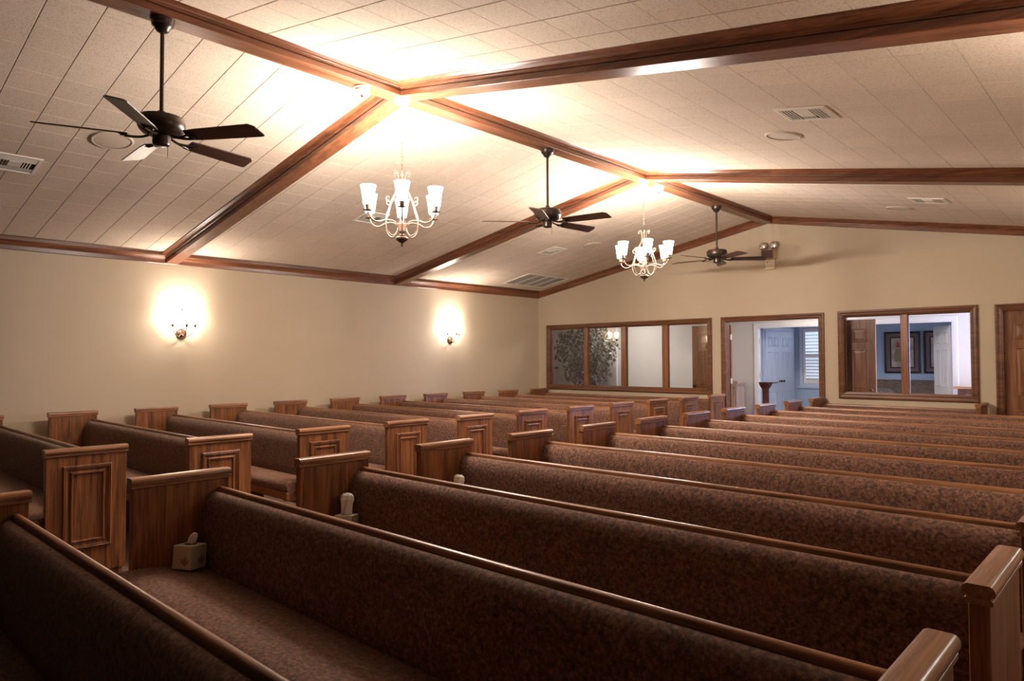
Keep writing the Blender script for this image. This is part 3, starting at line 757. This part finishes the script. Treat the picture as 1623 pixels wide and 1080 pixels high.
# ------------------------------------------------------------------ ceiling fans
def make_fan():
    t = bpy.data.objects.new('ceiling_fan', None); C.objects.link(t); t.empty_display_size = .1
    part('canopy', lathe(bm_new(), [(0, -.085), (.020, -.084), (.040, -.070), (.046, -.052), (.062, -.040), (.066, -.020), (.070, -.012), (.070, -.001), (0, -.001)], 22), M['bronze'], t, smooth=True, angle=40)
    part('downrod', lathe(bm_new(), [(.0125, -.625), (.0125, -.083)], 14), M['bronze'], t, smooth=True, angle=40)
    part('motor_housing', lathe(bm_new(), [(0, -.735), (.060, -.735), (.105, -.722), (.128, -.700), (.138, -.672), (.138, -.640), (.130, -.622), (.100, -.612), (.030, -.608), (.022, -.595), (.022, -.58), (0, -.58)], 30), M['bronze'], t, smooth=True, angle=40)
    part('switch_housing', lathe(bm_new(), [(0, -.800), (.030, -.800), (.048, -.792), (.052, -.775), (.050, -.7355), (0, -.7355)], 22), M['bronze'], t, smooth=True, angle=40)
    pc = tube(bm_new(), [(.045, 0, -.795), (.046, 0, -.83), (.046, 0, -.875)], .0016, 5); part('pull_chain', pc, M['bronze'], t)
    br = bm_new()
    tube(br, smooth_path([(.07, 0, -.738), (.11, 0, -.752), (.16, .012, -.757), (.20, .024, -.755)], 4), .008, 6); tube(br, smooth_path([(.07, 0, -.738), (.11, 0, -.752), (.16, -.012, -.757), (.20, -.024, -.755)], 4), .008, 6)
    for s in (-.024, 0, .024): lathe(br, [(.011, -.7575), (.011, -.7505)], 10, .215 - abs(s) * .4, s)
    box(br, .185, .235, -.034, .034, -.7500, -.7465)
    br = finish(br, 'blade_iron', M['bronze'], True, 40)
    bl = bm_new()
    out = [(.185, -.050), (.25, -.058), (.63, -.068), (.66, -.040), (.672, .060), (.655, .068), (.25, .058), (.185, .050)]
    prism(bl, out, lambda p: (p[0], p[1], -.0035), lambda p: (p[0], p[1], .0035))
    bl = finish(bl, 'blade', M['blade'])
    for k in range(5):
        a = 2 * math.pi * k / 5
        b_ = ob('blade', bl, t, (0, 0, -.742), None); b_.rotation_euler = (Matrix.Rotation(a, 3, 'Z') @ Matrix.Rotation(R(-14), 3, 'X')).to_euler()
        i = ob('blade_iron', br, b_, (0, 0, .742), None)
    return t
f1 = make_fan(); f2 = copy_tree(f1); f3 = copy_tree(f1)
for f, y, a, lab in ((f1, 1.633, 32, 'dark bronze five blade ceiling fan nearest the front, on a long downrod'),
                     (f2, 5.355, 12, 'dark ceiling fan between the two chandeliers'), (f3, 9.015, 38, 'dark ceiling fan nearest the far gable wall')):
    f.location = (XG, y, ZB); f.rotation_euler = (0, 0, R(a)); tag(f, lab, 'ceiling fan', 'ceiling fans on the ridge beam')

# smoke detectors under the ridge
def detector(y, lab):
    t = thing('smoke_detector', lab, 'smoke detector', (XG - .005, y, ZB), group='smoke detectors on the ridge beam')
    part('base', lathe(bm_new(), [(.060, -.016), (.066, -.012), (.066, -.001), (0, -.001)], 22), M['white'], t, smooth=True, angle=40)
    part('cover', lathe(bm_new(), [(0, -.062), (.030, -.062), (.040, -.056), (.044, -.040), (.056, -.034), (.058, -.0165), (0, -.0165)], 22), M['white'], t, smooth=True, angle=40)
    part('sensor', lathe(bm_new(), [(0, -.082), (.012, -.082), (.014, -.076), (.012, -.0625), (0, -.0625)], 12), M['brass'], t, smooth=True, angle=40)
detector(3.12, 'white smoke detector on the ridge beam just before the nearer chandelier')
detector(7.50, 'white smoke detector on the ridge beam just past the farther chandelier')

# ------------------------------------------------------------------ wall sconces
def make_sconce():
    """on a wall facing +x, origin at the plate centre"""
    t = bpy.data.objects.new('wall_sconce', None); C.objects.link(t); t.empty_display_size = .1
    pr = [(.068, .001), (.070, .008), (.062, .016), (.050, .014), (.042, .022), (.026, .024), (.020, .034), (.0, .040)]
    bm = lathe(bm_new(), pr, 26); bmesh.ops.rotate(bm, verts=bm.verts[:], cent=(0, 0, 0), matrix=Matrix.Rotation(R(90), 3, 'Y'))
    part('backplate', bm, M['plate'], t, smooth=True, angle=40)
    fin = lathe(bm_new(), [(.004, .20), (.010, .215), (.004, .225), (.007, .30), (.012, .315), (.0, .335)], 12, .035, 0)
    tube(fin, [(.034, 0, 0), (.036, 0, .08), (.035, 0, .2)], .0045, 7)
    part('finial', fin, M['plate'], t, smooth=True, angle=50)
    sh = finish(lathe(bm_new(), [(.010, .003), (.030, .004), (.034, .03), (.040, .09), (.052, .145), (.050, .1455), (.038, .09), (.032, .03), (.028, .0075), (.010, .007)], 20), 'lamp_shade', M['shade2'], True)
    cup = finish(lathe(bm_new(), [(.004, -.04), (.010, -.036), (.012, -.02), (.022, -.006), (.024, .002), (0, .0025)], 14), 'cup', M['plate'], True, 40)
    for ang in (-62, 0, 62):
        d = Vector((math.cos(R(ang)), math.sin(R(ang)), 0)); rr = .16
        pts = smooth_path([Vector((.03, 0, 0)) + d * .01, d * .06 + Vector((.02, 0, -.035)), d * .11 + Vector((.02, 0, -.01)), d * (rr - .02) + Vector((.02, 0, .045)), d * rr + Vector((.02, 0, .085))], 5)
        a = part('arm', tube(bm_new(), pts, .005, 7), M['brass'], t, smooth=True)
        e = d * rr + Vector((.02, 0, .122))
        ob('cup', cup, a, e); ob('lamp_shade', sh, a, e)
        bulb(t, e + Vector((0, 0, .085)), SN_W, .02)
    return t
s0 = make_sconce()
for i, (x, y, rz_, lab) in enumerate(((XL, 3.64, 0, 'lit three arm bronze sconce below the first cross beam on the cream wall'),
                                      (XL, 8.32, 0, 'lit three arm bronze sconce near the far corner of the cream wall'),
                                      (XR, 3.64, math.pi, 'lit bronze sconce on the side aisle wall nearer the front'),
                                      (XR, 8.32, math.pi, 'lit bronze sconce on the side aisle wall farther back'))):
    s = s0 if i == 0 else copy_tree(s0)
    s.location = (x, y, 1.815); s.rotation_euler = (0, 0, rz_); tag(s, lab, 'wall lamp', 'wall sconces')

# ------------------------------------------------------------------ ceiling fittings
def on_roof(t, x, y):
    t.location = (x, y, roof(x)); t.rotation_euler = (0, ANG if x > XG else -ANG, 0)
def diffuser(x, y, lab, w=.36, d=.33):
    t = thing('air_vent', lab, 'air vent', group='square ceiling air vents'); on_roof(t, x, y)
    f = lambda u, v, h: (u, v, -h)
    part('frame', frame_loft(bm_new(), -w / 2, w / 2, -d / 2, d / 2, [(0, .0005), (.004, .010), (.03, .012), (.034, .002)], f), M['offw'], t)
    part('backing', bx(-w / 2 + .03, w / 2 - .03, -d / 2 + .03, d / 2 - .03, -.0016, -.0004), M['dark'], t)
    part('centre_plate', bx(-.055, .055, -.05, .05, -.0105, -.0018, b=.003), M['offw'], t)
    sl = finish(box(bm_new(), -.0055, .0055, -(d / 2 - .034), d / 2 - .034, -.0012, .0012), 'slat', M['offw'])
    for s in (-1, 1):
        for k in range(4): ob('slat', sl, t, (s * (.072 + k * .022), 0, -.0085), (0, R(-12 * s), 0))
    sl2 = finish(box(bm_new(), -.054, .054, -.005, .005, -.0012, .0012), 'slat', M['offw'])
    for s in (-1, 1):
        for k in range(3): ob('slat', sl2, t, (0, s * (.064 + k * .022), -.0085), (R(35 * s), 0, 0))
diffuser(-1.82, 5.02, 'square air vent in the wide block ceiling slope, bay between the cross beams')
diffuser(-1.87, 8.80, 'square air vent in the wide block ceiling slope, bay by the far wall')
diffuser(-7.30, 1.42, 'square air vent in the sconce side ceiling slope, beside the first fan', .37, .36)
diffuser(-7.13, 5.05, 'square air vent in the sconce side ceiling slope, behind the nearer chandelier')
diffuser(-7.18, 8.62, 'square air vent in the sconce side ceiling slope, below the second fan')
def speaker(x, y, lab, r=.145, dome=False):
    t = thing('ceiling_speaker', lab, 'ceiling speaker', group='round ceiling speakers'); on_roof(t, x, y)
    part('rim', lathe(bm_new(), [(r * .86, -.010), (r * .90, -.013), (r * .97, -.011), (r, -.004), (r, -.0005)], 32, cap=False), M['spk'], t, smooth=True)
    part('grille_cover', lathe(bm_new(), [(0, -.013 if dome else -.009), (r * .5, -.012 if dome else -.0088), (r * .88, -.006), (r * .88, -.001), (0, -.001)], 32), M['spk'], t, smooth=True, angle=40)
speaker(-2.23, 5.63, 'round ceiling speaker beside the vent, wide block slope, middle bay')
speaker(-2.33, 9.45, 'round ceiling speaker beside the vent, wide block slope, far bay')
speaker(-6.50, 1.95, 'round ceiling speaker behind a blade of the first fan', .165, True)
speaker(-6.71, 9.05, 'round ceiling speaker between the farther chandelier and second fan')
t = thing('return_grille', 'long louvred return air grille in the ceiling corner over the sconce wall', 'air vent'); on_roof(t, -8.63, 9.88)
f = lambda u, v, h: (u, v, -h)
part('frame', frame_loft(bm_new(), -.35, .35, -.58, .58, [(0, .0005), (.004, .010), (.04, .012), (.044, .002)], f), M['offw'], t)
part('backing', bx(-.31, .31, -.54, .54, -.0016, -.0004), M['dark'], t)
for k in range(1, 4): part('divider', bx(-.306, .306, -.54 + k * .27 - .010, -.54 + k * .27 + .010, -.012, -.0018), M['offw'], t)
sl = finish(box(bm_new(), -.006, .006, -.122, .122, -.0012, .0012), 'slat', M['offw'])
for k in range(4):
    for q in range(28): ob('slat', sl, t, (-.295 + q * .0218, -.54 + .135 + k * .27, -.007), (0, R(32), 0))

# emergency light on the far gable
t = thing('emergency_light', 'twin lamp emergency light box high on the far gable wall', 'emergency light', (-4.48, YF, 2.87))
part('junction_box', bx(-.07, .085, -.062, -.001, 0, .155, b=.005), M['cream'], t)
part('battery_case', bx(-.10, .10, -.135, -.001, .158, .30, b=.006), M['tan'], t)
part('shaded_front', bx(-.094, .094, -.142, -.1355, .163, .295, b=.003), M['shadedbox'], t)  # front of the case, its shade put into a dark colour
for s in (-1, 1):
    bm = lathe(bm_new(), [(.018, .050), (.040, .040), (.056, .018), (.062, -.006), (.060, -.012)], 22, cap=False)
    bmesh.ops.rotate(bm, verts=bm.verts[:], cent=(0, 0, 0), matrix=Matrix.Rotation(R(-90), 3, 'X') @ Matrix.Rotation(R(0), 3, 'Z'))
    bmesh.ops.translate(bm, verts=bm.verts[:], vec=(s * .085, -.09, .362))
    h = part('lamp_head', bm, M['chrome'], t, smooth=True)
    bm = bm_new(); bmesh.ops.create_uvsphere(bm, u_segments=18, v_segments=10, radius=.058)
    for v in bm.verts: v.co.y *= .35
    bmesh.ops.translate(bm, verts=bm.verts[:], vec=(s * .085, -.10, .362)); part('lens', bm, M['chrome'], h, smooth=True)
    part('bracket', bx(s * .085 - .01, s * .085 + .01, -.08, -.06, .3005, .325), M['tan'], t)
part('switch', lathe(bm_new(), [(.008, 0), (.008, .008), (0, .009)], 10), M['dark'], t, (-.03, -.0625, .11), (R(90), 0, 0))
